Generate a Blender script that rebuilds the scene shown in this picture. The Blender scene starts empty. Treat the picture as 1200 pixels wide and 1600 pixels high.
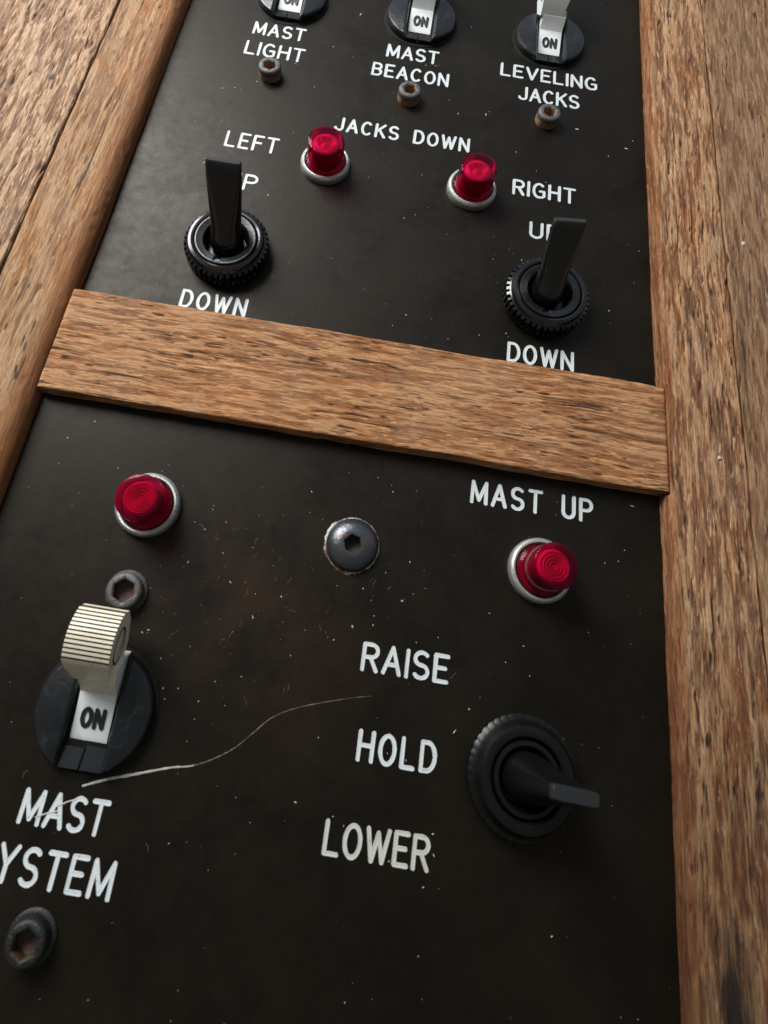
import bpy, bmesh, math, random
import numpy as np
from mathutils import Matrix, Vector
S = 0.001                      # everything below is written in millimetres
PI = math.pi
sc = bpy.context.scene
COL = sc.collection

# ------------------------------------------------------------------ camera, world, light
# The plate stands upright: plate x = world x, plate y = world z, out of the plate = world -y.
def P(x, y, z=0.0):
    return Vector((x*S, -z*S, y*S))
PLATE_TO_WORLD = Matrix(((1, 0, 0), (0, 0, -1), (0, 1, 0)))
cam_d = bpy.data.cameras.new('camera'); cam = bpy.data.objects.new('camera', cam_d); COL.objects.link(cam)
sc.camera = cam
Rp = Matrix(((0.98617987, -0.16567822, 0.0),
             (0.15298257, 0.91061051, -0.38390733),
             (0.06360508, 0.37860168, 0.92337163)))
M = (PLATE_TO_WORLD @ Rp).to_4x4(); M.translation = P(-2.3116, -23.1117, 113.81)
cam.matrix_world = M
cam_d.sensor_fit = 'HORIZONTAL'; cam_d.sensor_width = 36; cam_d.lens = 28.8
cam_d.shift_x = 0.045; cam_d.shift_y = -0.16667
cam_d.clip_start = 0.002; cam_d.clip_end = 50
cam_d.dof.use_dof = True; cam_d.dof.focus_distance = 0.135; cam_d.dof.aperture_fstop = 40

world = bpy.data.worlds.new('World'); sc.world = world; world.use_nodes = True
bg = world.node_tree.nodes['Background']
# soft daylight above, dim ground below (the plate stands upright, so it mirrors both)
wn = world.node_tree; tc = wn.nodes.new('ShaderNodeTexCoord'); sx = wn.nodes.new('ShaderNodeSeparateXYZ')
wn.links.new(tc.outputs['Generated'], sx.inputs[0])
wr = wn.nodes.new('ShaderNodeValToRGB'); wn.links.new(sx.outputs['Z'], wr.inputs[0])
wr.color_ramp.elements[0].position = 0.0; wr.color_ramp.elements[0].color = (.36, .345, .315, 1)
wr.color_ramp.elements[1].position = 0.35; wr.color_ramp.elements[1].color = (.72, .82, .95, 1)
wn.links.new(wr.outputs[0], bg.inputs['Color']); bg.inputs['Strength'].default_value = 0.44

def area(name, loc, target, sx, sy, power, col):
    d = bpy.data.lights.new(name, 'AREA'); d.shape = 'RECTANGLE'; d.size = sx; d.size_y = sy
    d.energy = power; d.color = col
    o = bpy.data.objects.new(name, d); COL.objects.link(o); o.location = loc
    o.rotation_euler = (target - Vector(loc)).to_track_quat('-Z', 'Y').to_euler()
    return o
area('window_light', P(-270, 280, 300), P(0, 30, 0), 0.28, 0.24, 4.2, (1.0, 0.985, 0.965))
sc.view_settings.view_transform = 'Standard'; sc.view_settings.look = 'None'
sc.view_settings.exposure = 0.0; sc.view_settings.gamma = 1.0

# ------------------------------------------------------------------ helpers
ROT = (PI/2, 0, 0)
def tag(o, label=None, cat=None, group=None, kind=None):
    if label: o['label'] = label
    if cat: o['category'] = cat
    if group: o['group'] = group
    if kind: o['kind'] = kind
    return o
def thing(name, x, y, label, cat, group=None, z=0.0, spin=0.0):
    o = bpy.data.objects.new(name, None); o.empty_display_size = 0.005; COL.objects.link(o)
    o.rotation_euler = (PLATE_TO_WORLD @ Matrix.Rotation(spin, 3, 'Z')).to_euler(); o.location = P(x, y, z)
    return tag(o, label, cat, group)
def link(name, me, mats, parent=None, smooth=True):
    for m in (mats if isinstance(mats, (list, tuple)) else [mats]): me.materials.append(m)
    if smooth is True:
        me.polygons.foreach_set('use_smooth', [True]*len(me.polygons))
    o = bpy.data.objects.new(name, me); COL.objects.link(o)
    if parent is not None: o.parent = parent
    else: o.rotation_euler = ROT
    return o
def autosmooth(me, deg=35):
    me.set_sharp_from_angle(angle=math.radians(deg))
def mesh_from(name, V, F, mi=None, sharp=35):
    me = bpy.data.meshes.new(name)
    me.from_pydata([(a*S, b*S, c*S) for a, b, c in V], [], F)
    if mi: me.polygons.foreach_set('material_index', mi)
    me.polygons.foreach_set('use_smooth', [True]*len(me.polygons))
    me.update()
    if sharp: autosmooth(me, sharp)
    return me
def rev(name, prof, n=64, cap=False, mats=None, sharp=35, cx=0, cy=0, capfirst=False):
    """revolve; prof = [(r or r(theta), z)], mats = material index per band"""
    V = []; F = []; mi = []
    for r, z in prof:
        for i in range(n):
            t = 2*PI*i/n
            rr = r(t) if callable(r) else r
            zz = z(t) if callable(z) else z
            V.append((cx + rr*math.cos(t), cy + rr*math.sin(t), zz))
    for k in range(len(prof)-1):
        for i in range(n):
            j = (i+1) % n
            F.append((k*n+i, k*n+j, (k+1)*n+j, (k+1)*n+i)); mi.append(mats[k] if mats else 0)
    if cap:
        F.append(tuple((len(prof)-1)*n+i for i in range(n))); mi.append(mats[min(len(prof)-1, len(mats)-1)] if mats else 0)
    return mesh_from(name, V, F, mi, sharp)
def hexr(R, rot=0.0):
    def f(t):
        a = (t + rot) % (PI/3) - PI/6
        return R*math.cos(PI/6)/math.cos(a)
    return f

# value noise in numpy
def vnoise(x, y, seed):
    xi = np.floor(x).astype(np.int64); yi = np.floor(y).astype(np.int64)
    xf = x-xi; yf = y-yi
    u = xf*xf*(3-2*xf); v = yf*yf*(3-2*yf)
    def h(a, b):
        n = (a*374761393 + b*668265263 + seed*2147483647) & 0xFFFFFFFF
        n = ((n ^ (n >> 13))*1274126177) & 0xFFFFFFFF
        n = (n ^ (n >> 16)) & 0xFFFFFFFF
        return n/4294967295.0
    return (h(xi, yi)*(1-u)+h(xi+1, yi)*u)*(1-v) + (h(xi, yi+1)*(1-u)+h(xi+1, yi+1)*u)*v
def fbm(x, y, seed, o=3):
    s = 0; a = 1; t = 0
    for k in range(o):
        s = s + a*vnoise(x*2**k, y*2**k, seed+k*17); t += a; a *= .55
    return s/t
def sstep(a, b, x):
    t = np.clip((x-a)/(b-a), 0, 1); return t*t*(3-2*t)

# ------------------------------------------------------------------ materials
def mat(name):
    m = bpy.data.materials.new(name); m.use_nodes = True
    nt = m.node_tree; b = nt.nodes['Principled BSDF']
    return m, nt, b
def N(nt, t, **kw):
    n = nt.nodes.new(t)
    for k, v in kw.items():
        if k in n.inputs: n.inputs[k].default_value = v
        else: setattr(n, k, v)
    return n
def ramp(nt, fac, stops):
    r = nt.nodes.new('ShaderNodeValToRGB'); e = r.color_ramp.elements
    while len(e) < len(stops): e.new(0.5)
    for el, (p, c) in zip(e, stops):
        el.position = p; el.color = (c[0], c[1], c[2], 1) if isinstance(c, (tuple, list)) else (c, c, c, 1)
    nt.links.new(fac, r.inputs[0]); return r
def mixc(nt, fac, a, b, blend='MIX'):
    m = nt.nodes.new('ShaderNodeMix'); m.data_type = 'RGBA'; m.blend_type = blend
    for s, v in ((0, fac), (6, a), (7, b)):
        if hasattr(v, 'links'): nt.links.new(v, m.inputs[s])
        else: m.inputs[s].default_value = (v if s == 0 else ((v[0], v[1], v[2], 1)))
    return m.outputs[2]
def noise(nt, vec, scale, detail=4, rough=.6, dist=0):
    n = nt.nodes.new('ShaderNodeTexNoise'); n.inputs['Scale'].default_value = scale
    n.inputs['Detail'].default_value = detail; n.inputs['Roughness'].default_value = rough
    n.inputs['Distortion'].default_value = dist
    nt.links.new(vec, n.inputs['Vector']); return n.outputs['Fac']
def coords(nt, scale=(1, 1, 1), loc=(0, 0, 0)):
    t = nt.nodes.new('ShaderNodeTexCoord'); m = nt.nodes.new('ShaderNodeMapping')
    m.inputs['Scale'].default_value = scale; m.inputs['Location'].default_value = loc
    nt.links.new(t.outputs['Object'], m.inputs['Vector']); return m.outputs['Vector']
def bump(nt, h, b, strength, dist):
    n = nt.nodes.new('ShaderNodeBump'); n.inputs['Strength'].default_value = strength
    n.inputs['Distance'].default_value = dist; nt.links.new(h, n.inputs['Height'])
    nt.links.new(n.outputs[0], b.inputs['Normal']); return n
def math_n(nt, op, a, b=None):
    m = nt.nodes.new('ShaderNodeMath'); m.operation = op
    for i, v in enumerate((a, b)):
        if v is None: continue
        if hasattr(v, 'links'): nt.links.new(v, m.inputs[i])
        else: m.inputs[i].default_value = v
    return m.outputs[0]

def wood_mat(name, along, dark, mid, light, orange, grey, seed=0, tone_and_stain=None, rough=.72, con=1.0):
    """oiled, weathered open-grained hardwood; 'along' = grain axis (0 x, 1 y)"""
    m, nt, b = mat(name)
    def sc3(a, c):   # a along, c across (per metre)
        return (a, c, c) if along == 0 else (c, a, c)
    off = (seed*.37, seed*.71, seed*.13)
    hair = noise(nt, coords(nt, sc3(420, 4200), off), 1, 4, .75, .3)
    fine = noise(nt, coords(nt, sc3(170, 1900), off), 1, 5, .75, .6)
    streak = noise(nt, coords(nt, sc3(34, 520), off), 1, 5, .7, 1.3)
    broad = noise(nt, coords(nt, sc3(14, 85), off), 1, 3, .6, 1.5)
    blotch = noise(nt, coords(nt, (95, 95, 95), off), 1, 4, .6, .6)
    c = ramp(nt, streak, [(.46-.10*con-.06, dark), (.46, mid), (.54, mid), (.54+.10/con**.5, light)]).outputs[0]
    c = mixc(nt, ramp(nt, broad, [(.42, 0.0), (.60, .8)]).outputs[0], c, orange)
    c = mixc(nt, ramp(nt, blotch, [(.47, 0.0), (.64, .6)]).outputs[0], c, grey)
    ac = nt.nodes.new('ShaderNodeAttribute'); ac.attribute_name = 'crest'
    c = mixc(nt, math_n(nt, 'MULTIPLY', ramp(nt, ac.outputs['Fac'], [(.5, 0.0), (.80, 1.0)]).outputs[0], .62), c, light)
    c = mixc(nt, math_n(nt, 'MULTIPLY', ramp(nt, ac.outputs['Fac'], [(.14, 1.0), (.42, 0.0)]).outputs[0], .62*con), c, dark)
    c = mixc(nt, ramp(nt, fine, [(.52, 0.0), (.66, .60)]).outputs[0], c, light)
    c = mixc(nt, ramp(nt, fine, [(.33, .80*con), (.45, 0.0)]).outputs[0], c, dark)
    c = mixc(nt, ramp(nt, hair, [(.36, .60*con), (.48, 0.0)]).outputs[0], c, dark)
    fleck = noise(nt, coords(nt, sc3(240, 1700), (off[1], off[0], off[2])), 1, 3, .7, .5)
    c = mixc(nt, ramp(nt, fleck, [(.585, 0.0), (.64, .70)]).outputs[0], c, tuple(min(.72, x*1.18) for x in light))
    c = mixc(nt, ramp(nt, fleck, [(.34, .85*con), (.39, 0.0)]).outputs[0], c, tuple(x*.55 for x in dark))
    at = nt.nodes.new('ShaderNodeAttribute'); at.attribute_name = 'pore'
    c = mixc(nt, math_n(nt, 'MULTIPLY', at.outputs['Fac'], .9), c, (dark[0]*.22, dark[1]*.2, dark[2]*.2))
    at2 = nt.nodes.new('ShaderNodeAttribute'); at2.attribute_name = 'edge'
    c = mixc(nt, at2.outputs['Fac'], c, (orange[0]*.66, orange[1]*.56, orange[2]*.42))
    if tone_and_stain:
        # lower end multiplied to a darker brown, then a burnt looking black patch with ragged fingers
        for (sx, sy, rx, ry), amp, lo, hi, mx, col, mode in ((tone_and_stain[0], 1.0, .30, 1.15, .80, (.42, .36, .30), 'MULTIPLY'), (tone_and_stain[1], 3.4, .25, 1.05, .93, (.005, .0045, .003), 'MIX')):
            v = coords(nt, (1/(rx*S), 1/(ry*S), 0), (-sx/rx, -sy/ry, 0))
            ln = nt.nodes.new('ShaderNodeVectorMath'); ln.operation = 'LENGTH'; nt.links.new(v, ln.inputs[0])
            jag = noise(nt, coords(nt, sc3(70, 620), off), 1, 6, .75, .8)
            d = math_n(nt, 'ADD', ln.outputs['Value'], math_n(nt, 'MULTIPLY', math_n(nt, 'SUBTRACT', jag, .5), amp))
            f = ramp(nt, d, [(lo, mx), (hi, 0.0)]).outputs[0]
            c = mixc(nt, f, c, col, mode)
    nt.links.new(c, b.inputs['Base Color'])
    b.inputs['Roughness'].default_value = rough
    b.inputs['Specular IOR Level'].default_value = .35
    hgt = math_n(nt, 'ADD', math_n(nt, 'ADD', fine, math_n(nt, 'MULTIPLY', streak, .8)), math_n(nt, 'MULTIPLY', hair, .45))
    bump(nt, hgt, b, 1.0, .00042)
    return m

W_BAR = wood_mat('wood_bar', 0, (.075, .026, .008), (.34, .142, .050), (.56, .310, .150), (.37, .134, .034), (.31, .170, .088), 1, con=.42)
W_LST = wood_mat('wood_left_strip', 1, (.080, .033, .012), (.29, .152, .072), (.46, .292, .162), (.34, .138, .034), (.27, .170, .098), 2, con=.40)
W_LBD = wood_mat('wood_left_board', 1, (.090, .040, .020), (.30, .165, .090), (.60, .41, .255), (.27, .128, .058), (.36, .245, .158), 3, con=.8)
W_RST = wood_mat('wood_right_strip', 1, (.055, .020, .008), (.27, .120, .052), (.54, .335, .175), (.31, .108, .030), (.24, .142, .080), 4, con=.75, tone_and_stain=((68, -62, 34, 62), (65.6, -62, 3.4, 11)))
W_RBD = wood_mat('wood_right_board', 1, (.085, .038, .017), (.23, .120, .058), (.36, .215, .115), (.22, .098, .040), (.21, .128, .070), 5, con=.6)

def plate_mat():
    m, nt, b = mat('black_phenolic')
    v = coords(nt)
    n1 = noise(nt, v, 55, 5, .65, .4)
    n2 = noise(nt, v, 420, 4, .7)
    n3 = noise(nt, coords(nt, (1, 1, 1), (.3, .1, .2)), 28, 4, .6, .8)
    c = ramp(nt, n1, [(.35, (.0034, .0027, .0016)), (.65, (.0064, .0050, .0029))]).outputs[0]
    # rusty brown staining round the middle of the lower panel
    w = coords(nt, (1/(32*S), 1/(30*S), 0), (18/32, -70/30, 0))
    ln = nt.nodes.new('ShaderNodeVectorMath'); ln.operation = 'LENGTH'; nt.links.new(w, ln.inputs[0])
    inside = ramp(nt, ln.outputs['Value'], [(.1, 1.0), (1.0, 0.0)]).outputs[0]
    pat = ramp(nt, n3, [(.42, 0.0), (.68, .8)]).outputs[0]
    c = mixc(nt, math_n(nt, 'MULTIPLY', inside, pat), c, (.034, .0130, .0050))
    sm = noise(nt, coords(nt, (1, 1, 1), (.9, .5, .1)), 140, 7, .78, 1.2)
    c = mixc(nt, ramp(nt, sm, [(.58, 0.0), (.80, .30)]).outputs[0], c, (.013, .011, .0080))
    nt.links.new(c, b.inputs['Base Color'])
    r = ramp(nt, n1, [(.3, .40), (.7, .52)]).outputs[0]
    n4 = noise(nt, coords(nt, (1, 1, 1), (.7, .2, .4)), 75, 6, .72, 1.6)
    r = math_n(nt, 'ADD', r, ramp(nt, n4, [(.52, 0.0), (.74, .06)]).outputs[0])
    r2 = math_n(nt, 'ADD', r, math_n(nt, 'MULTIPLY', math_n(nt, 'SUBTRACT', n2, .5), .25))
    nt.links.new(r2, b.inputs['Roughness'])
    b.inputs['Specular IOR Level'].default_value = .23
    b.inputs['Specular Tint'].default_value = (1.0, .92, .82, 1)
    bump(nt, math_n(nt, 'ADD', n2, math_n(nt, 'MULTIPLY', n1, .6)), b, .30, .00008)
    return m
PLATE = plate_mat()

def simple(name, col, rough, metal=0.0, spec=.5, nscale=None, var=.25, bstr=0, bscale=1500, coat=0):
    m, nt, b = mat(name)
    b.inputs['Roughness'].default_value = rough; b.inputs['Metallic'].default_value = metal
    b.inputs['Specular IOR Level'].default_value = spec; b.inputs['Coat Weight'].default_value = coat
    v = coords(nt)
    n = noise(nt, v, nscale or 350, 5, .65)
    lo = tuple(x*(1-var) for x in col); hi = tuple(min(1, x*(1+var)) for x in col)
    nt.links.new(ramp(nt, n, [(.3, lo), (.7, hi)]).outputs[0], b.inputs['Base Color'])
    if bstr: bump(nt, noise(nt, v, bscale, 3, .6), b, bstr, .00012)
    return m
BLACK_GLOSS = simple('black_glossy_plastic', (.0045, .005, .0062), .19, spec=.55, bstr=.15, bscale=700)
BLACK_RUBBER = simple('black_moulded_plastic', (.006, .007, .008), .28, spec=.5, bstr=.35, bscale=1200)
BLACK_DULL = simple('worn_black_plastic', (.0028, .0031, .0030), .36, spec=.32, bstr=.4, bscale=1000)
def worn_tip():
    m, nt, b = mat('rubbed_black_plastic_tip'); v = coords(nt)
    n = noise(nt, v, 1100, 5, .75, .6)
    nt.links.new(ramp(nt, n, [(.50, (.010, .012, .014)), (.64, (.014, .016, .018)), (.78, (.10, .11, .12))]).outputs[0], b.inputs['Base Color'])
    b.inputs['Roughness'].default_value = .5; bump(nt, n, b, .5, .0001); return m
TIP_WORN = worn_tip()
GASKET = simple('rubber_gasket', (.004, .004, .0035), .7, spec=.2)
def scuffed():
    m, nt, b = mat('scuffed_black_plastic'); v = coords(nt)
    n = noise(nt, v, 260, 6, .7, .8); n2 = noise(nt, v, 900, 4, .7)
    c = ramp(nt, n, [(.35, (.0045, .0055, .007)), (.60, (.0075, .009, .011)), (.78, (.034, .036, .037))]).outputs[0]
    nt.links.new(c, b.inputs['Base Color']); b.inputs['Roughness'].default_value = .46
    bump(nt, math_n(nt, 'ADD', n, n2), b, .5, .00014); return m
SCUFF = scuffed(); SCUFF.node_tree.nodes['Principled BSDF'].inputs['Roughness'].default_value = .30
def ivory(name, base, dirt):
    m, nt, b = mat(name); v = coords(nt)
    n = noise(nt, v, 230, 5, .7, .5); n2 = noise(nt, v, 1100, 4, .75)
    c = ramp(nt, n, [(.25, tuple(x*.80 for x in base)), (.5, base), (.8, base)]).outputs[0]
    c = mixc(nt, ramp(nt, n2, [(.60, 0.0), (.76, dirt)]).outputs[0], c, (.10, .075, .045))
    nt.links.new(c, b.inputs['Base Color']); b.inputs['Roughness'].default_value = .42
    b.inputs['Subsurface Weight'].default_value = .0
    bump(nt, n2, b, .25, .00008); return m
IVORY = ivory('aged_ivory_plastic', (.72, .665, .51), .85)
WHITE = ivory('white_plastic', (.68, .72, .72), .25)
GRIME = simple('grime', (.035, .028, .018), .8, var=.6)
INK = simple('black_ink', (.008, .009, .012), .5)
PAINT = ivory('engraving_paint', (.57, .62, .63), .8)
PAINT_WORN = ivory('engraving_paint_worn', (.50, .52, .47), 1.0)
def zinc():
    m, nt, b = mat('weathered_zinc'); v = coords(nt)
    n = noise(nt, v, 500, 6, .75, .6); n2 = noise(nt, v, 1600, 4, .7)
    c = ramp(nt, n, [(.30, (.10, .10, .085)), (.44, (.40, .42, .40)), (.7, (.66, .69, .67))]).outputs[0]
    nt.links.new(c, b.inputs['Base Color']); b.inputs['Metallic'].default_value = .85
    nt.links.new(ramp(nt, n, [(.35, .70), (.7, .30)]).outputs[0], b.inputs['Roughness'])
    bump(nt, math_n(nt, 'ADD', n, n2), b, .6, .00015); return m
ZINC = zinc()
def rusty(name, base, rust, lo, hi, metal=.5):
    m, nt, b = mat(name); v = coords(nt)
    n = noise(nt, v, 420, 6, .75, .7); n2 = noise(nt, v, 1500, 4, .7)
    c = ramp(nt, n, [(lo, rust), (hi, base)]).outputs[0]
    c = mixc(nt, ramp(nt, n2, [(.6, 0.0), (.8, .5)]).outputs[0], c, tuple(x*1.6 for x in rust))
    nt.links.new(c, b.inputs['Base Color']); b.inputs['Metallic'].default_value = metal
    b.inputs['Roughness'].default_value = .5
    bump(nt, math_n(nt, 'ADD', n, n2), b, .7, .00022); return m
OXIDE = rusty('black_oxide_steel', (.085, .090, .092), (.10, .060, .036), .34, .50, .35)
RUST = rusty('rusty_steel', (.13, .085, .055), (.34, .19, .10), .40, .60, .05)
BLUED = rusty('blued_steel', (.085, .095, .110), (.14, .085, .055), .34, .48, .8)
BLUED.node_tree.nodes['Principled BSDF'].inputs['Roughness'].default_value = .30
BLUED.node_tree.nodes['Bump'].inputs['Strength'].default_value = .3
RUST_DARK = rusty('dark_rust', (.022, .013, .009), (.075, .030, .013), .40, .60, .05)
COLLAR = rusty('stained_collar', (.030, .030, .030), (.12, .055, .03), .36, .46, .3)
SHADE_STEEL = rusty('shade_dark_steel', (.008, .010, .009), (.016, .011, .006), .34, .50, .2)  # steel colour darkened to paint in the shade on the lowest screw
def red_lens():
    m = bpy.data.materials.new('red_lens'); m.use_nodes = True; nt = m.node_tree; nt.nodes.clear()
    out = nt.nodes.new('ShaderNodeOutputMaterial')
    tr = N(nt, 'ShaderNodeBsdfTransparent', Color=(.76, .085, .40, 1))
    df = N(nt, 'ShaderNodeBsdfDiffuse', Color=(.14, .004, .045, 1))
    tl = N(nt, 'ShaderNodeBsdfTranslucent', Color=(.20, .004, .045, 1))
    gl = N(nt, 'ShaderNodeBsdfGlossy', Color=(1, 1, 1, 1), Roughness=.10)
    a = nt.nodes.new('ShaderNodeMixShader'); a.inputs[0].default_value = .5
    nt.links.new(df.outputs[0], a.inputs[1]); nt.links.new(tl.outputs[0], a.inputs[2])
    m1 = nt.nodes.new('ShaderNodeMixShader'); m1.inputs[0].default_value = .17
    nt.links.new(tr.outputs[0], m1.inputs[1]); nt.links.new(a.outputs[0], m1.inputs[2])
    fr = N(nt, 'ShaderNodeFresnel', IOR=1.22)
    m2 = nt.nodes.new('ShaderNodeMixShader'); nt.links.new(fr.outputs[0], m2.inputs[0])
    nt.links.new(m1.outputs[0], m2.inputs[1]); nt.links.new(gl.outputs[0], m2.inputs[2])
    nt.links.new(m2.outputs[0], out.inputs[0]); return m
LENS = red_lens()
CORE_SIDE = simple('deep_red_stem', (.30, .003, .03), .45, var=.2)
CORE = simple('red_reflector', (.95, .018, .22), .34, spec=.6, var=.12, bstr=.3, bscale=1500)
DUST = simple('pale_dust', (.55, .53, .48), .9, var=.3)
SCRATCH = simple('scratched_bright_line', (.42, .40, .36), .7, var=.35, nscale=300)
SCUFF_LINE = simple('faint_scuff', (.045, .037, .029), .8, var=.7, nscale=500)
SCRATCH_DIM = simple('scratched_faint_line', (.10, .085, .07), .7, var=.8, nscale=420)

# ------------------------------------------------------------------ the plate
PX0, PX1, PY0, PY1 = -60.2, 60.2, -112.0, 205.0
plate = thing('control_panel', 0, -92, 'black engraved control panel with white lettering framed by the wooden strips', 'control panel')
def local(x, y): return x, y+92.0       # plate-local
bm = bmesh.new(); bmesh.ops.create_cube(bm, size=1)
bmesh.ops.scale(bm, vec=(PX1-PX0, PY1-PY0, 3.0), verts=bm.verts)
bmesh.ops.translate(bm, vec=(0, (PY0+PY1)/2+92, -1.5), verts=bm.verts)
bmesh.ops.scale(bm, vec=(S, S, S), verts=bm.verts)
me = bpy.data.meshes.new('plate'); bm.to_mesh(me); bm.free()
link('plate', me, PLATE, plate, smooth=False)

# ------------------------------------------------------------------ stroke lettering
def arc(cx, cy, rx, ry, a0, a1, n=10):
    return [(cx+rx*math.cos(math.radians(a0+(a1-a0)*i/n)), cy+ry*math.sin(math.radians(a0+(a1-a0)*i/n))) for i in range(n+1)]
G = {
 'A': (.60, [[(0, 0), (.30, 1), (.60, 0)], [(.12, .33), (.48, .33)]]),
 'B': (.52, [[(0, 0), (0, 1), (.28, 1)]+arc(.28, .765, .21, .235, 90, -90)+[(0, .53)], [(.28, .53)]+arc(.28, .265, .24, .265, 90, -90)+[(0, 0)]]),
 'C': (.56, [arc(.29, .5, .29, .5, 50, 310, 20)]),
 'D': (.54, [[(0, 0), (0, 1), (.22, 1)]+arc(.22, .5, .32, .5, 90, -90, 16)+[(0, 0)]]),
 'E': (.46, [[(.46, 1), (0, 1), (0, 0), (.46, 0)], [(0, .52), (.38, .52)]]),
 'F': (.46, [[(.46, 1), (0, 1), (0, 0)], [(0, .52), (.38, .52)]]),
 'G': (.58, [arc(.29, .5, .29, .5, 50, 270, 18)+[(.46, .03), (.57, .12), (.57, .46), (.36, .46)]]),
 'H': (.54, [[(0, 0), (0, 1)], [(.54, 0), (.54, 1)], [(0, .52), (.54, .52)]]),
 'I': (.0, [[(0, 0), (0, 1)]]),
 'J': (.44, [[(.44, 1), (.44, .24)]+arc(.22, .24, .22, .24, 0, -165)]),
 'K': (.54, [[(0, 0), (0, 1)], [(.52, 1), (0, .38)], [(.18, .60), (.54, 0)]]),
 'L': (.46, [[(0, 1), (0, 0), (.46, 0)]]),
 'M': (.68, [[(0, 0), (0.02, 1), (.34, .12), (.66, 1), (.68, 0)]]),
 'N': (.54, [[(0, 0), (0, 1), (.54, 0), (.54, 1)]]),
 'O': (.58, [arc(.29, .5, .29, .5, 90, 450, 28)]),
 'P': (.52, [[(0, 0), (0, 1), (.28, 1)]+arc(.28, .74, .24, .26, 90, -90)+[(0, .48)]]),
 'R': (.52, [[(0, 0), (0, 1), (.28, 1)]+arc(.28, .75, .24, .25, 90, -90)+[(0, .50)], [(.26, .50), (.52, 0)]]),
 'S': (.52, [arc(.26, .75, .25, .25, 40, 270, 12)+arc(.26, .25, .26, .25, 90, -145, 12)[1:]]),
 'T': (.54, [[(0, 1), (.54, 1)], [(.27, 1), (.27, 0)]]),
 'U': (.52, [[(0, 1), (0, .28)]+arc(.26, .28, .26, .28, 180, 360, 12)+[(.52, 1)]]),
 'V': (.58, [[(0, 1), (.29, 0), (.58, 1)]]),
 'W': (.80, [[(0, 1), (.20, 0), (.40, .90), (.60, 0), (.80, 1)]]),
 'Y': (.56, [[(0, 1), (.28, .48), (.56, 1)], [(.28, .48), (.28, 0)]]),
}
PROF = [(-1, -.02), (-.86, .085), (-.55, .075), (0, .035), (.55, .075), (.86, .085), (1, -.02)]
def sweep(pts, r, V, F, prof=PROF, z0=0.0, hs=1.0, rfun=None):
    """flattened engraved stroke with round ends"""
    p = [Vector((a, b)) for a, b in pts]
    q = [p[0]]
    for a in p[1:]:
        if (a-q[-1]).length > 1e-4: q.append(a)
    p = q
    d0 = (p[1]-p[0]).normalized(); d1 = (p[-1]-p[-2]).normalized()
    rings = []
    ks = (88, 62, 35, 12)
    nn = len(p)
    for k in ks: rings.append((p[0]-d0*r*math.sin(math.radians(k)), d0, math.cos(math.radians(k)), 0))
    for i in range(nn):
        if i == 0: rings.append((p[0], d0, 1, 0))
        elif i == nn-1: rings.append((p[-1], d1, 1, 1))
        else:
            a = (p[i]-p[i-1]).normalized(); b = (p[i+1]-p[i]).normalized()
            ang = a.angle(b)
            t = i/(nn-1)
            if ang > .7:      # sharp corner: end one ring and start another through a round joint
                for f in (0, .25, .5, .75, 1):
                    d = a.slerp(b, f) if ang < 3.1 else a
                    rings.append((p[i], d.normalized(), 1, t))
            else:
                rings.append((p[i], ((a+b)/2).normalized(), 1, t))
    for k in reversed(ks): rings.append((p[-1]+d1*r*math.sin(math.radians(k)), d1, math.cos(math.radians(k)), 1))
    m = len(prof); base = len(V)
    for c, d, s, t in rings:
        nrm = Vector((-d.y, d.x)); rr = r*(rfun(t) if rfun else 1)
        for u, h in prof:
            V.append((c.x+nrm.x*u*rr*s, c.y+nrm.y*u*rr*s, z0 + hs*(h if s > .3 else -.02)))
    for i in range(len(rings)-1):
        for k in range(m-1):
            F.append((base+i*m+k, base+i*m+k+1, base+(i+1)*m+k+1, base+(i+1)*m+k))
def text_geo(txt, x0, x1, y0, y1, r, V, F, z0=0.0, hs=1.0, seed=0, jit=.0):
    rnd = random.Random(seed)
    cap = (y1-y0)-2*r
    ws = [0.42 if ch == ' ' else G[ch][0] for ch in txt]
    total = (x1-x0) - 2*r
    sumw = sum(ws)*cap; n = len(txt)-1
    gap = (total-sumw)/n
    k = 1.0
    if gap < .75:           # tighten the letters rather than let them touch
        k = (total-.75*n)/sumw; gap = .75
    if gap > 1.45: k = min(1.25, (total-1.25*n)/sumw); gap = (total-sumw*k)/n
    x = x0+r; n = 0
    for i, (ch, w) in enumerate(zip(txt, ws)):
        if ch != ' ':
            dy = rnd.uniform(-jit, jit)
            for st in G[ch][1]:
                sweep([(x+a*cap*k, y0+r+b*cap+dy) for a, b in st], r, V, F, z0=z0+.002*(n % 7), hs=hs, rfun=lambda t: rnd.uniform(.90, 1.07)); n += 1
        x += w*cap*k+gap
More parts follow.
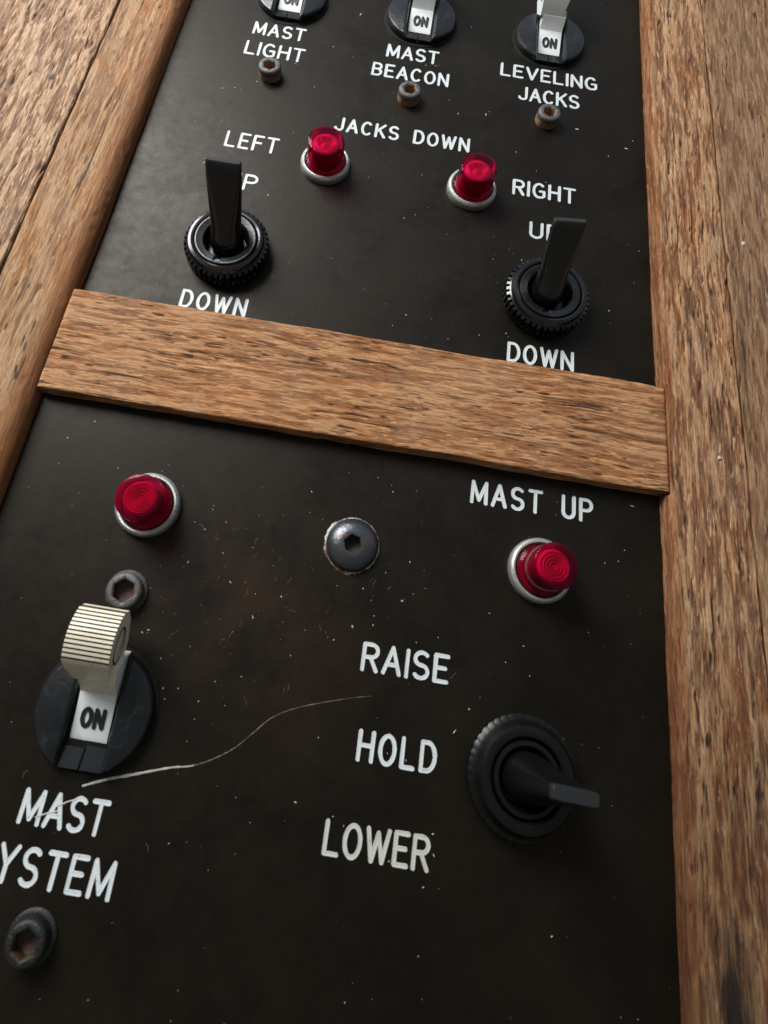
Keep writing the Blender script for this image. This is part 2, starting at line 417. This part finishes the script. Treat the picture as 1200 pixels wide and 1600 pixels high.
LEG = [  # text, left, right, baseline, top, material
 ('MAST', -42.2, -28.5, 116.3, 121.0, PAINT), ('LIGHT', -42.8, -27.4, 108.9, 113.8, PAINT),
 ('MAST', -7.1, 6.6, 116.1, 120.9, PAINT), ('BEACON', -10.0, 9.9, 108.9, 113.6, PAINT),
 ('LEVELING', 22.8, 48.3, 116.3, 121.0, PAINT), ('JACKS', 27.8, 43.7, 108.9, 113.7, PAINT),
 ('JACKS DOWN', -16.3, 16.9, 88.8, 93.3, PAINT),
 ('LEFT', -40.8, -28.1, 78.5, 83.4, PAINT), ('RIGHT', 27.9, 43.1, 78.6, 83.3, PAINT),
 ('UP', -37.9, -30.6, 67.0, 71.7, PAINT), ('UP', 32.4, 39.7, 67.0, 71.7, PAINT),
 ('DOWN', -40.1, -26.0, 34.9, 39.4, PAINT), ('DOWN', 29.0, 43.2, 35.1, 39.8, PAINT),
 ('MAST UP', 23.7, 47.3, 4.35, 9.0, PAINT),
 ('RAISE', 7.4, 22.5, -27.1, -22.4, PAINT), ('HOLD', 8.6, 21.7, -40.3, -35.6, PAINT), ('LOWER', 5.3, 21.9, -53.2, -48.4, PAINT_WORN),
 ('MAST', -41.0, -27.6, -55.6, -50.8, PAINT), ('SYSTEM', -45.6, -24.4, -63.0, -58.0, PAINT)]
LEGNAME = ['above the upper left screw, first line', 'above the upper left screw, second line', 'above the upper middle screw, first line', 'above the upper middle screw, second line',
 'above the upper right screw, first line', 'above the upper right screw, second line', 'between the upper red lights', 'beside the left red light', 'beside the right red light', 'behind the left toggle', 'behind the right toggle',
 'under the left toggle', 'under the right toggle', 'above the lower right red light', 'above HOLD', 'beside the lower toggle', 'under HOLD with yellowed worn paint', 'under the ivory rocker', 'below MAST at the lower left']
for i, (t, a, b_, c, d, m) in enumerate(LEG):
    V = []; F = []
    text_geo(t, a, b_, c+92, d+92, .36, V, F, seed=i, jit=.05)
    o = link('lettering', mesh_from('lettering', V, F, sharp=60), m, plate)
    o['label'] = 'white engraved %s %s' % (t, LEGNAME[i])

# scratch, long and curved
def spline(pts, n=8):
    out = []
    for i in range(len(pts)-1):
        p0 = pts[max(i-1, 0)]; p1 = pts[i]; p2 = pts[i+1]; p3 = pts[min(i+2, len(pts)-1)]
        for k in range(n):
            t = k/n
            out.append(tuple(.5*((2*p1[j])+(-p0[j]+p2[j])*t+(2*p0[j]-5*p1[j]+4*p2[j]-p3[j])*t*t+(-p0[j]+3*p1[j]-3*p2[j]+p3[j])*t**3) for j in (0, 1)))
    out.append(pts[-1]); return out
SP = [(-32.6, -49.5), (-29.4, -48.2), (-26.2, -47.2), (-20.2, -45.3), (-17.0, -44.6), (-14.0, -43.3), (-10.9, -41.3), (-8.3, -38.7), (-5.7, -36.1), (-1.4, -33.9), (6.2, -31.5), (9.9, -30.6)]
LOW = [(-1, -.01), (-.5, .03), (.5, .03), (1, -.01)]
full = spline([(a, b+92) for a, b in SP], 8)
rn = random.Random(5)
V = []; F = []; cut = 34
sweep(full[:cut], .20, V, F, prof=LOW, rfun=lambda t: (.55+.6*math.sin(PI*min(1, t*1.05+.08)))*rn.uniform(.75, 1.15))
o = link('scratch', mesh_from('scratch', V, F, sharp=0), SCRATCH, plate); o['label'] = 'long pale curved scratch running from the rocker towards RAISE'
V = []; F = []
sweep(full[cut-1:], .125, V, F, prof=LOW, rfun=lambda t: rn.uniform(.4, 1.25)*(1-.62*t))
o = link('scratch', mesh_from('scratch', V, F, sharp=0), SCRATCH_DIM, plate); o['label'] = 'thin faint end of the curved scratch'
V = []; F = []
for a, b2 in (((-35.6, -52.6), (-33.2, -51.4)), ((-38.3, -54.4), (-35.4, -53.2))):
    sweep([(a[0], a[1]+92), ((a[0]+b2[0])/2, (a[1]+b2[1])/2+92.1), (b2[0], b2[1]+92)], .11, V, F, prof=LOW, z0=.09)
o = link('scratch', mesh_from('scratch', V, F, sharp=0), SCRATCH, plate); o['label'] = 'short nicks across the MAST lettering under the rocker'

rn = random.Random(31); V = []; F = []
for cx, cy, sd, n in ((-20, -12, 6, 18), (-9, -22, 7, 16), (6, -14, 6, 8), (-5, 60, 28, 10), (30, -20, 14, 5), (-30, 112, 10, 6), (20, 70, 18, 7), (-20, -60, 14, 5)):
    for i in range(n):
        x = rn.gauss(cx, sd); y = rn.gauss(cy, sd); a = rn.gauss(1.1, .7); L_ = rn.uniform(.3, 1.5); bend = rn.uniform(-.25, .25)
        if abs(x) > 58 or 10 < y < 35: continue
        dx, dy = math.cos(a)*L_, math.sin(a)*L_
        sweep([(x, y+92), (x+dx*.5-dy*bend, y+92+dy*.5+dx*bend), (x+dx, y+92+dy)], rn.uniform(.025, .06), V, F, prof=[(-1, 0), (0, .02), (1, 0)])
o = link('hairline_scuffs', mesh_from('hairline_scuffs', V, F, sharp=0), SCUFF_LINE, plate); o['kind'] = 'stuff'

# ------------------------------------------------------------------ timber
def timber(name, label, m, L0, L1, c0, c1, z0, ztop, axis, rin, rout, seed, dl=.45, dc=.22, depth=.30, porosity=.5, fiss=1.0, edge_side=0, wob=.25, endcap=True, edge_w=4.0, edge_k=.9, cat='wooden strip', sz=0.0, pl=3.2, pw=.40, fl=6.0, fw=.75, notch=None):
    """grain runs from L0 to L1; c0..c1 across; rin/rout = edge radii at c0 / c1"""
    prof = []
    z = z0
    hz = ztop
    for k in range(int((hz-rin-z0)/.35)+1): prof.append((c0, z0+k*.35, -1, 0))
    for k in range(9):
        a = PI - (PI/2)*k/8; prof.append((c0+rin+rin*math.cos(a), hz-rin+rin*math.sin(a), math.cos(a), math.sin(a)))
    n = int((c1-c0-rin-rout)/dc)
    for k in range(1, n): prof.append((c0+rin+(c1-c0-rin-rout)*k/n, hz, 0, 1))
    for k in range(9):
        a = PI/2 - (PI/2)*k/8; prof.append((c1-rout+rout*math.cos(a), hz-rout+rout*math.sin(a), math.cos(a), math.sin(a)))
    kk = int((hz-rout-z0)/.35)+1
    for k in range(kk): prof.append((c1, hz-rout-(k+1)*(hz-rout-z0)/kk, 1, 0))
    pr = np.array(prof); m_ = len(pr)
    arc_s = np.concatenate([[0], np.cumsum(np.hypot(np.diff(pr[:, 0]), np.diff(pr[:, 1])))])
    nl = int((L1-L0)/dl)+1
    t = np.linspace(L0, L1, nl)
    Tt, Ss = np.meshgrid(t, arc_s, indexing='ij')
    C = np.broadcast_to(pr[:, 0], Tt.shape).copy(); Zz = np.broadcast_to(pr[:, 1], Tt.shape).copy()
    Nc = np.broadcast_to(pr[:, 2], Tt.shape); Nz = np.broadcast_to(pr[:, 3], Tt.shape)
    warp = 2.2*(fbm(Tt/22, Ss/14, seed+91, 3)-.5)
    s2 = Ss+warp
    f1 = fbm(Tt/pl, s2/pw, seed, 2)              # short pores
    f2 = fbm(Tt/15.0, s2/.60, seed+5, 2)         # long thin checks
    zone = sstep(.34, .60, fbm(Tt/16, Ss/6, seed+7, 2))
    pore = sstep(.74-.06*porosity, .84, f1)*(.2+.8*zone)
    fis = sstep(.76, .84, f2)*fiss*(.3+.7*zone)
    und = fbm(Tt/26, s2/3.4, seed+11, 3)-.5
    fib = fbm(Tt/fl, s2/fw, seed+23, 3)
    fib2 = fbm(Tt/2.0, s2/.33, seed+29, 2)-.5
    disp = -depth*np.maximum(pore, fis)*1.2 + .42*depth*und*2 + 1.5*depth*(fib-.5) + .5*depth*fib2
    crest = sstep(.22, .78, fib + .35*fib2)
    wobble = wob*(fbm(Tt/18, Ss*0+seed, seed+31, 3)-.5)*2
    fade = np.minimum(1, np.minimum((Tt-L0)/.8, (L1-Tt)/.8)); fade = np.clip(fade, 0, 1)
    disp = disp*(.35+.65*fade)
    C = C + Nc*disp + Nc*wobble; Zz = Zz + Nz*disp
    Zz = Zz - (1-fade)**2*.35*Nz
    if notch:
        side, dep = notch
        ins = (Tt > 11.55) & (Tt < 33.95)
        C = np.where(ins, np.minimum(C, c1-dep) if side > 0 else np.maximum(C, c0+dep), C)
    if sz: Zz += sz*(C-c0)
    a_, b_ = (Tt, C) if axis == 0 else (C, Tt)
    co = np.stack([a_, b_, Zz], -1)
    org = np.array([(L0+L1)/2, (c0+c1)/2, 0]) if axis == 0 else np.array([(c0+c1)/2, L0, 0])
    # keep texture space in plate coordinates: objects sit at the plate origin height
    co = co.reshape(-1, 3)*S
    i = np.arange(nl-1)[:, None]*m_ + np.arange(m_-1)[None, :]
    q = np.stack([i, i+1, i+m_+1, i+m_], -1).reshape(-1, 4)
    if axis == 0: pass
    else: q = q[:, ::-1]
    q = q[:, ::-1]
    me = bpy.data.meshes.new(name)
    nv = len(co); nf = len(q)
    caps = []
    if endcap:
        caps = [list(range(m_)), list(range((nl-1)*m_, nl*m_))[::-1]]
        if axis == 1: caps = [c[::-1] for c in caps]
    loops = np.concatenate([q.reshape(-1)]+[np.array(c) for c in caps]) if caps else q.reshape(-1)
    me.vertices.add(nv); me.vertices.foreach_set('co', co.reshape(-1))
    me.loops.add(len(loops)); me.loops.foreach_set('vertex_index', loops.astype(np.int32))
    ls = list(np.arange(nf)*4); tot = [4]*nf
    p = nf*4
    for c in caps: ls.append(p); tot.append(len(c)); p += len(c)
    me.polygons.add(len(ls)); me.polygons.foreach_set('loop_start', np.array(ls, dtype=np.int32))
    try: me.polygons.foreach_set('loop_total', np.array(tot, dtype=np.int32))
    except Exception: pass
    me.update(calc_edges=True); me.validate()
    at = me.attributes.new('pore', 'FLOAT', 'POINT'); at.data.foreach_set('value', np.clip(np.maximum(pore, fis*.95), 0, 1).reshape(-1).astype(np.float32))
    at = me.attributes.new('crest', 'FLOAT', 'POINT'); at.data.foreach_set('value', crest.reshape(-1).astype(np.float32))
    e = np.zeros_like(Tt)
    if edge_side == 1: e = sstep(c1-edge_w, c1-edge_w*.15, C + 1.2*(fbm(Tt/20, Ss/3, seed+77, 3)-.5))*edge_k
    if edge_side == -1: e = (1-sstep(c0+edge_w*.15, c0+edge_w, C + 1.2*(fbm(Tt/20, Ss/3, seed+77, 3)-.5)))*edge_k
    at = me.attributes.new('edge', 'FLOAT', 'POINT'); at.data.foreach_set('value', e.reshape(-1).astype(np.float32))
    o = link(name, me, m)
    return tag(o, label, cat)
timber('wooden_crossbar', 'light brown wooden crossbar lying across the black panel between the side strips', W_BAR, -60.35, 60.6, 11.9, 33.6, .02, 3.3, 0, .45, .5, 3, dl=.26, dc=.14, depth=.17, porosity=1.7, fiss=1.0, wob=.22, pl=2.6, pw=.30, fl=5.5, fw=.7, cat='wooden bar')
timber('wooden_frame_strip', 'rounded brown wooden frame strip along the left edge of the black panel', W_LST, -112, 205, -75.1, -60.3, -3, 4.1, 1, .4, 3.1, 21, depth=.17, porosity=.3, fiss=1.0, edge_side=1, edge_w=5.5, wob=.22, fl=10, fw=.9, notch=(1, .35), dc=.18, dl=.4)
timber('wooden_board', 'weathered greyish wooden board outside the left frame strip', W_LBD, -112, 205, -160, -75.5, -3, 4.3, 1, .5, .5, 37, dc=.2, dl=.5, depth=.30, porosity=.8, fiss=.8, wob=.15, fl=5.5, fw=.8, cat='wooden board')
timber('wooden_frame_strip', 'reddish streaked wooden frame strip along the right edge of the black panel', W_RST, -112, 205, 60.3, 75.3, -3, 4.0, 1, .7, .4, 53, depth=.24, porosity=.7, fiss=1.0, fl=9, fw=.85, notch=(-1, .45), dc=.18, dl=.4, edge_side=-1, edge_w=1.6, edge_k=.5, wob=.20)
timber('wooden_board', 'smooth brown wooden board outside the right frame strip', W_RBD, -112, 205, 75.7, 145, -3, 4.0, 1, .5, .5, 71, dc=.22, dl=.5, depth=.22, fl=6, fw=.8, porosity=.6, fiss=.8, wob=.15, cat='wooden board')

# ------------------------------------------------------------------ indicator lights
def indicator(x, y, label, rot=0.0, ringed=True, dh=0.0, var=0):
    t = thing('indicator_light', x, y, label, 'indicator light', 'red indicator lights on the panel', spin=rot)
    prof = [(5.72, -.1), (5.76, .7), (5.72, 1.2), (5.55, 1.65), (5.2, 1.92), (4.9, 1.9), (4.74, 1.7), (4.7, 1.2), (4.6, .3)]
    link('bezel', rev('bezel', prof, 64), ZINC, t)
    RL = {0: 4.2, 1: 4.12, 2: 3.95}[var]
    def L(pts): return [(r if callable(r) or r > 4.2 else r*RL/4.05, z+(dh if z > 5 else 0)) for r, z in pts]
    foot = [(4.66, .9), (4.62, 2.3), (4.5, 2.6), (4.24, 2.7), (4.05, 2.85), (4.03, 7.7), (3.99, 8.2), (3.88, 8.40)]
    top = [(3.7, 8.46), (2.6, 8.46), (1.2, 8.46), (.4, 8.46)]
    ln = link('lens', rev('lens', L(foot+top), 72, cap=True, sharp=50), LENS, t)
    core = [(4.5, .5), (4.45, 1.3), (2.98, 1.5), (2.98, 6.9)] + ([(2.85, 7.2), (2.55, 7.62), (2.25, 6.9), (1.95, 7.62), (1.65, 6.9), (1.35, 7.62), (1.05, 6.9), (.75, 7.62), (.45, 6.9), (.15, 7.4)] if ringed else
                   [(2.8, 7.3), (lambda a: 2.1+.3*math.sin(3*a), 7.5), (1.1, 6.5), (.3, 7.3)])
    link('reflector', rev('reflector', L(core), 48, cap=True, mats=[1, 1, 1]+[0]*20, sharp=60), [CORE, CORE_SIDE], ln)
    return t
indicator(-34.6, -5.9, 'red indicator light with concentric rings, left of the dome screw', ringed=True, dh=-.9, var=1)
indicator(37.2, -5.9, 'red indicator light in a dull ring under the MAST UP lettering', dh=.4, var=2)
indicator(-16.4, 77.9, 'red indicator light to the right of the LEFT lettering', ringed=False, dh=-.5)
indicator(18.2, 77.6, 'red indicator light to the left of the RIGHT lettering', ringed=False, dh=-.5)

# ------------------------------------------------------------------ screws
def cap_screw(x, y, h, label, R=2.8, hexrad=1.55, rot=0.2, m_top=OXIDE, m_side=RUST, collar=False, m_in=RUST):
    prof = []; mi = []
    if collar: prof += [(R+.55, -.1), (R+.6, .35), (R+.3, .6)]; mi += [1, 1, 1]
    prof += [(R-.05, -.1 if not collar else .6), (R, .4+(.5 if collar else 0)), (R, h*.52), (R+.02, h-.6), (R-.12, h-.2), (R-.45, h)]; mi += [1, 1, 0, 0, 0]
    prof += [(hexr(hexrad+.28, rot), h-.02), (hexr(hexrad, rot), h-.25), (hexr(hexrad, rot), h-2.0), (hexr(hexrad*.5, rot), h-2.2)]; mi += [0, 0, 2, 2]
    mi = mi[:len(prof)-1]+[2]
    me = rev('cap_screw', prof, 48, cap=True, mats=mi, sharp=40)
    o = link('cap_screw', me, [m_top, m_side, m_in]); o.location = P(x, y)
    return tag(o, label, 'screw', 'hex socket screws on the panel')
cap_screw(-34.6, 103.2, 3.1, 'small rusty socket screw under the LIGHT lettering', rot=.3)
cap_screw(.4, 103.0, 3.1, 'small rusty brown socket screw under the BEACON lettering', rot=.1)
cap_screw(35.2, 103.2, 3.1, 'small socket screw with tan sides under the upper right JACKS lettering', rot=.6)
cap_screw(-34.2, -20.9, 2.4, 'grey socket screw with rusty hexagon just above the ivory rocker', R=3.0, hexrad=1.95, rot=.35, m_in=RUST_DARK, m_side=COLLAR, collar=True)
cap_screw(-33.9, -68.2, 2.9, 'shadowy socket screw with rusty hole under the SYSTEM lettering', R=2.85, hexrad=1.75, rot=.5, m_top=SHADE_STEEL, m_side=SHADE_STEEL, m_in=RUST_DARK, collar=True)
t = thing('dome_screw', 3.0, -6.9, 'blued steel dome head screw with hexagonal socket in the middle of the panel', 'screw')
prof = [(4.75, -.1), (4.75, .35), (4.6, .8), (4.2, 1.35), (3.5, 1.9), (2.6, 2.25), (1.9, 2.35), (hexr(1.75, .25), 2.33), (hexr(1.6, .25), 2.15), (hexr(1.6, .25), .5), (.6, .3)]
link('head', rev('head', prof, 60, cap=True, mats=[0]*8+[1, 1, 1], sharp=40), [BLUED, GRIME], t)
rn = random.Random(9)
rim = [rn.uniform(.0, .42)*(1 if 120 < k*7.5 < 215 or 240 < k*7.5 < 290 else .25) for k in range(48)]
link('chipped_rim', rev('chipped_rim', [(lambda a: 4.9+rim[int(a/(2*PI)*48) % 48]+.05, -.05), (lambda a: 4.85+rim[int(a/(2*PI)*48) % 48], .14), (4.6, .16)], 48, sharp=0), rusty('chipped_plate_edge', (.45, .43, .39), (.10, .04, .022), .44, .56, 0), t)

# ------------------------------------------------------------------ toggle switches
def toggle(x, y, tip, w, label, yaw=0.0, tw=.9, worn=False):
    t = thing('toggle_switch', x, y, label, 'toggle switch', 'black bat handled toggle switches')
    nt_ = 42; n = nt_*6
    def kn(R, d=.15 if worn else .6):
        return lambda a: R - d*(1 if (a/(2*PI)*nt_) % 1 > .55 else 0) 
    if worn:
        prof = [(8.55, -.1), (8.6, .3), (kn(8.85), .6), (kn(8.85), 2.6), (8.2, 3.0), (7.75, 3.6), (7.5, 4.6), (7.25, 4.95), (6.9, 5.05), (5.9, 5.0), (5.65, 4.7), (5.6, 4.0)]
    else:
        prof = [(8.55, -.1), (8.6, .3), (kn(8.9), .6), (kn(8.9), 3.5), (8.3, 3.8), (8.05, 4.0), (8.0, 4.4), (7.75, 4.85), (7.2, 5.0), (6.8, 4.85), (6.65, 4.3), (6.5, 4.2)]
    link('knurled_nut', rev('knurled_nut', prof, n, sharp=30), BLACK_DULL if worn else BLACK_GLOSS, t)
    def notch(z):
        return lambda a: z-(.55 if abs(a-1.5*PI+.12) < .13 else 0)
    if worn:
        prof = [(5.5, 3.4), (5.35, 4.5), (5.2, 4.8), (4.6, 4.85), (4.3, 4.5), (4.2, 2.4), (3.9, 1.6), (.5, 1.5)]
    else:
        prof = [(6.55, 3.4), (6.5, 4.75), (6.35, 4.95), (6.0, 5.0), (5.9, notch(4.95)), (5.0, notch(4.85)), (4.75, 4.7), (4.5, 4.2), (4.4, 2.2), (4.0, 1.6), (.5, 1.5)]
    link('bushing', rev('bushing', prof, 96, cap=True, sharp=35), BLACK_DULL if worn else BLACK_RUBBER, t)
    # bat handle: rings along the axis, round at the root, flat at the tip
    tx, ty, tz = tip[0]-x, tip[1]-y, tip[2]
    A = Vector((0, 0, 2.2)); B = Vector((tx, ty, tz)); ax = (B-A).normalized(); L = (B-A).length
    wx = Vector((math.cos(yaw), math.sin(yaw), 0)); wx = (wx-ax*wx.dot(ax)).normalized(); th = ax.cross(wx)
    V = []; F = []; ns = 40; mi = []
    h = w*.5
    stations = [(0, 3.3, 3.3, 2), (.08, 3.6, 3.5, 2), (.16, 3.4, 3.3, 2), (.25, 3.15, 2.95, 2), (.36, h*.93, 2.5, 2.2), (.5, h*.95, 1.95, 2.8), (.64, h*.97, 1.5, 4), (.8, h*.99, 1.15, 6), (.93, h, tw, 8), (.985, h, tw*.95, 8), (1.0, h*.95, tw*.72, 8)]
    if worn:
        stations = [(0, 3.3, 3.3, 2), (.08, 3.9, 3.7, 2), (.16, 3.95, 3.5, 2.2), (.28, 3.85, 3.1, 2.5), (.42, 3.7, 2.5, 3), (.58, 3.5, 1.9, 4), (.75, 3.35, 1.4, 6), (.93, h, 1.0, 8), (.985, h, .95, 8), (1.0, h*.95, .75, 8)]
    for f, a, b2, e in stations:
        for i in range(ns):
            q = 2*PI*i/ns; cc = math.cos(q); ss = math.sin(q)
            px = math.copysign(abs(cc)**(2/e), cc)*a; py = math.copysign(abs(ss)**(2/e), ss)*b2
            V.append(tuple(A + ax*L*f + wx*px + th*py))
    for k in range(len(stations)-1):
        for i in range(ns):
            j = (i+1) % ns; F.append((k*ns+i, k*ns+j, (k+1)*ns+j, (k+1)*ns+i)); mi.append(1 if k >= len(stations)-3 else 0)
    F.append(tuple((len(stations)-1)*ns+i for i in range(ns))); mi.append(1)
    link('bat_handle', mesh_from('bat_handle', V, F, mi, sharp=40), [BLACK_DULL if worn else BLACK_GLOSS, TIP_WORN], t)
    return t
toggle(-33.0, 50.2, (-33.2, 57.3, 20), 6.9, 'black toggle switch flipped up beside the LEFT lettering, above the left DOWN')
toggle(36.0, 50.8, (34.7, 58.2, 18.6), 6.3, 'black toggle switch flipped up under the RIGHT lettering, above the right DOWN', yaw=.06)
toggle(35.0, -38.1, (36.2, -37.0, 20.5), 6.5, 'black toggle switch pointing straight out beside the HOLD lettering', yaw=-.04, worn=True)

# ------------------------------------------------------------------ rocker (breaker) switches
def rocker(x, y, label, m_h, m_face):
    t = thing('rocker_switch', x, y, label, 'rocker switch', 'round rocker switches with ON marking')
    # bezel: round disc with a slot; two raised cheeks, a lower floor
    R = 9.1; sw = 3.5
    V = []; F = []
    def cheek(sgn):
        b0 = len(V); a0 = math.acos(sw/R); n = 36
        outline = [(sgn*R*math.cos(-a0+2*a0*i/n), R*math.sin(-a0+2*a0*i/n)) for i in range(n+1)]
        if sgn < 0: outline = outline[::-1]
        m = len(outline)
        cxm = sgn*6.0
        def off(p, d):
            v = Vector(p); c = Vector((0, 0)); q = v-v.normalized()*d
            if abs(v.x) <= sw+.01+.0: q = Vector((v.x, v.y*(1-d/R)))
            q.x = sgn*max(abs(q.x), sw+ (d if d < 1 else 0)); return (q.x, q.y)
        layers = [(0, -.1), (0, 1.75), (.28, 2.15), (.7, 2.3)]
        for d, z in layers:
            for p in outline:
                q = off(p, d); V.append((q[0], q[1], z))
        for k in range(len(layers)-1):
            for i in range(m):
                j = (i+1) % m; F.append((b0+k*m+i, b0+k*m+j, b0+(k+1)*m+j, b0+(k+1)*m+i))
        F.append(tuple(b0+(len(layers)-1)*m+i for i in range(m)))
    cheek(1); cheek(-1)
    link('bezel', mesh_from('bezel', V, F, sharp=25), SCUFF, t)
    # slot floor with two bevelled lugs at the bottom and the same at the top
    V = []; F = []
    def box(x0, x1, y0, y1, z0, zt0, zt1):
        b = len(V)
        V.extend([(x0, y0, z0), (x1, y0, z0), (x1, y1, z0), (x0, y1, z0), (x0, y0, zt0), (x1, y0, zt0), (x1, y1, zt1), (x0, y1, zt1)])
        F.extend([tuple(b+k for k in f) for f in ((3, 2, 1, 0), (4, 5, 6, 7), (0, 1, 5, 4), (1, 2, 6, 5), (2, 3, 7, 6), (3, 0, 4, 7))])
    box(-sw, sw, -8.3, 8.3, -.1, .12, .12)
    box(-sw+.05, -.18, -8.45, -5.6, .1, 1.15, .45); box(.12, sw-.05, -8.45, -5.2, .1, 1.15, .38)
    box(-sw+.05, sw-.05, 5.8, 8.4, .1, .45, 1.15)
    link('slot_floor', mesh_from('slot_floor', V, F, sharp=25), BLACK_GLOSS, t)
    # handle: side profile (y, z) about the disc centre
    def ext(profile, x0, x1, matidx=None, ins=None, name='handle'):
        ins = ins or {}
        V = [(x0+ins.get(i, 0), p[0], p[1]) for i, p in enumerate(profile)]+[(x1-ins.get(i, 0), p[0], p[1]) for i, p in enumerate(profile)]
        n = len(profile); F = []; mi = []
        for i in range(n):
            j = (i+1) % n; F.append((i, j, n+j, n+i)); mi.append(matidx[i] if matidx else 0)
        F.append(tuple(range(n))[::-1]); mi.append(0); F.append(tuple(n+i for i in range(n))); mi.append(0)
        me = mesh_from(name, V, F, mi, sharp=25)
        bmm = bmesh.new(); bmm.from_mesh(me); bmesh.ops.recalc_face_normals(bmm, faces=bmm.faces); bmm.to_mesh(me); bmm.free()
        autosmooth(me, 25); return me
    oy = 39.0
    link('gasket', rev('gasket', [(9.0, .0), (9.75, .02), (9.8, .1), (9.5, .22), (9.0, .24)], 72), GASKET, t)
    stem = [(-43.6+oy, .12), (-43.0+oy, .40), (-39.5+oy, 1.05), (-36.7+oy, 1.75), (-36.2+oy, 2.3), (-34.9+oy, 4.6), (-33+oy, 5.2), (-31+oy, 3), (-30+oy, .15)]
    stem_o = link('stem', ext(stem, -2.95, 2.95, matidx=[0, 0, 0, 1, 1, 1, 1, 1, 0], name='stem'), [m_face, m_h], t)
    # head with ribbed, curved front
    front0 = Vector((-32.3+oy, 10.0)); front1 = Vector((-24.3+oy, 8.6)); nrib = 13
    prof = [(-31.9+oy, 2.3), (-34.9+oy, 4.3), (-34.2+oy, 6.2), (-32.7+oy, 9.4)]; mi = [0, 0, 0, 0]
    for i in range(nrib):
        for f, dpt, g in ((.0, 0, 0), (.62, 0, 1), (.70, .34, 1), (.92, .34, 1)):
            s = (i+f)/nrib
            p = front0.lerp(front1, s); nrm = Vector((.17, .98))
            b = 2.1*math.sin(PI*(s*.93+.02))**.8 if s > 0 else 0
            q = p + nrm*(b-dpt); prof.append((q.x, q.y)); mi.append(g if f >= .6 else 0)
    prof += [(-24.1+oy, 8.3), (-23.9+oy, 7.2), (-25.0+oy, 5.2), (-28.5+oy, 3.1)]; mi += [0, 0, 0, 0]
    HX = -.85
    hd = ext(prof, -3.6+HX, 3.6+HX, mi, ins={0: .35, 1: .75, 2: .55, 3: .05}, name='grip')
    hd_o = link('grip', hd, [m_h, GRIME], t)
    # oval engraved ring on both sides of the grip
    for sx in (1, -1):
        cy_, cz_ = -29.1+oy, 7.4; pts = []
        V = []; F = []; n = 40
        u = Vector((-.45, 1.0)).normalized(); v2 = Vector((u.y, -u.x))
        for ra, rb, dx in ((3.0, 1.75, 0), (2.82, 1.6, .05), (2.62, 1.42, .0)):
            for i in range(n):
                a = 2*PI*i/n; q = Vector((cy_, cz_))+Vector((.75, .66))*0+ Vector((.94, -.05))*ra*math.cos(a)+Vector((.12, .99))*rb*1.25*math.sin(a)
                V.append((HX+sx*(3.6+.01+dx), q.x, q.y))
        for k in range(2):
            for i in range(n):
                j = (i+1) % n; F.append((k*n+i, k*n+j, (k+1)*n+j, (k+1)*n+i))
        link('oval_mark', mesh_from('oval_mark', V, F, sharp=0), INK, hd_o)
    # ON marking on the sloping face
    V = []; F = []
    text_geo('ON', -2.0, 2.0, 0, 3.2, .34, V, F, hs=.4)
    a0 = Vector((0, -43.0+oy, .46)); a1 = Vector((0, -36.7+oy, 1.75)); d = (a1-a0).normalized(); nn = Vector((0, -d.z, d.y))
    V = [tuple(a0 + Vector((p[0], 0, 0)) + d*(p[1]+1.15) + nn*(p[2]+.05)) for p in V]
    link('lettering', mesh_from('lettering', V, F, sharp=60), INK, stem_o)
    return t
rocker(-33.7, -38.9, 'large black round rocker switch with a grimy ivory handle above the MAST SYSTEM lettering', IVORY, WHITE)
rocker(-34.4, 131.2, 'black round rocker switch with white handle above the MAST LIGHT lettering', WHITE, WHITE)
rocker(.4, 131.2, 'black round rocker switch with white handle above the MAST BEACON lettering', WHITE, WHITE)
rocker(35.0, 131.2, 'black round rocker switch with white handle above the LEVELING JACKS lettering', WHITE, WHITE)

# ------------------------------------------------------------------ dust
rn = random.Random(77); V = []; F = []
def speck(x, y, s, asp=1.0, z=0.0):
    a = rn.uniform(0, PI); n = rn.choice((4, 5, 6)); b = len(V)
    for i in range(n):
        q = 2*PI*i/n; r = s*rn.uniform(.6, 1.2); px = r*math.cos(q)*asp; py = r*math.sin(q)
        V.append((x+px*math.cos(a)-py*math.sin(a), y+px*math.sin(a)+py*math.cos(a), z+.003))
    V.append((x, y, z+s*.45))
    for i in range(n): F.append((b+i, b+(i+1) % n, b+n))
for i in range(460):
    x = rn.uniform(-59, 59); y = rn.uniform(-75, 155)
    if 11 < y < 34: continue
    speck(x, y, .03+.105*rn.random()**5, rn.choice((1, 1.4, 2.2, 4.0)))
for cx, cy, sd, n in ((-22, -12, 7, 22), (-12, -26, 10, 26), (6, -12, 6, 16), (-36, 112, 8, 18), (30, 66, 8, 25), (-25, -30, 5, 22)):
    for i in range(n): speck(rn.gauss(cx, sd), rn.gauss(cy, sd), .022+.07*rn.random()**3, rn.choice((1, 1.8, 3.5)))
for x, y, s in ((70.0, 20.1, .42), (79.5, 72, .42)): speck(x, y, s, 1.4, 4.15)
d = link('dust_specks', mesh_from('dust_specks', V, F, sharp=0), DUST)
tag(d, 'pale dust specks and lint scattered over the black panel', 'dust', kind='stuff')
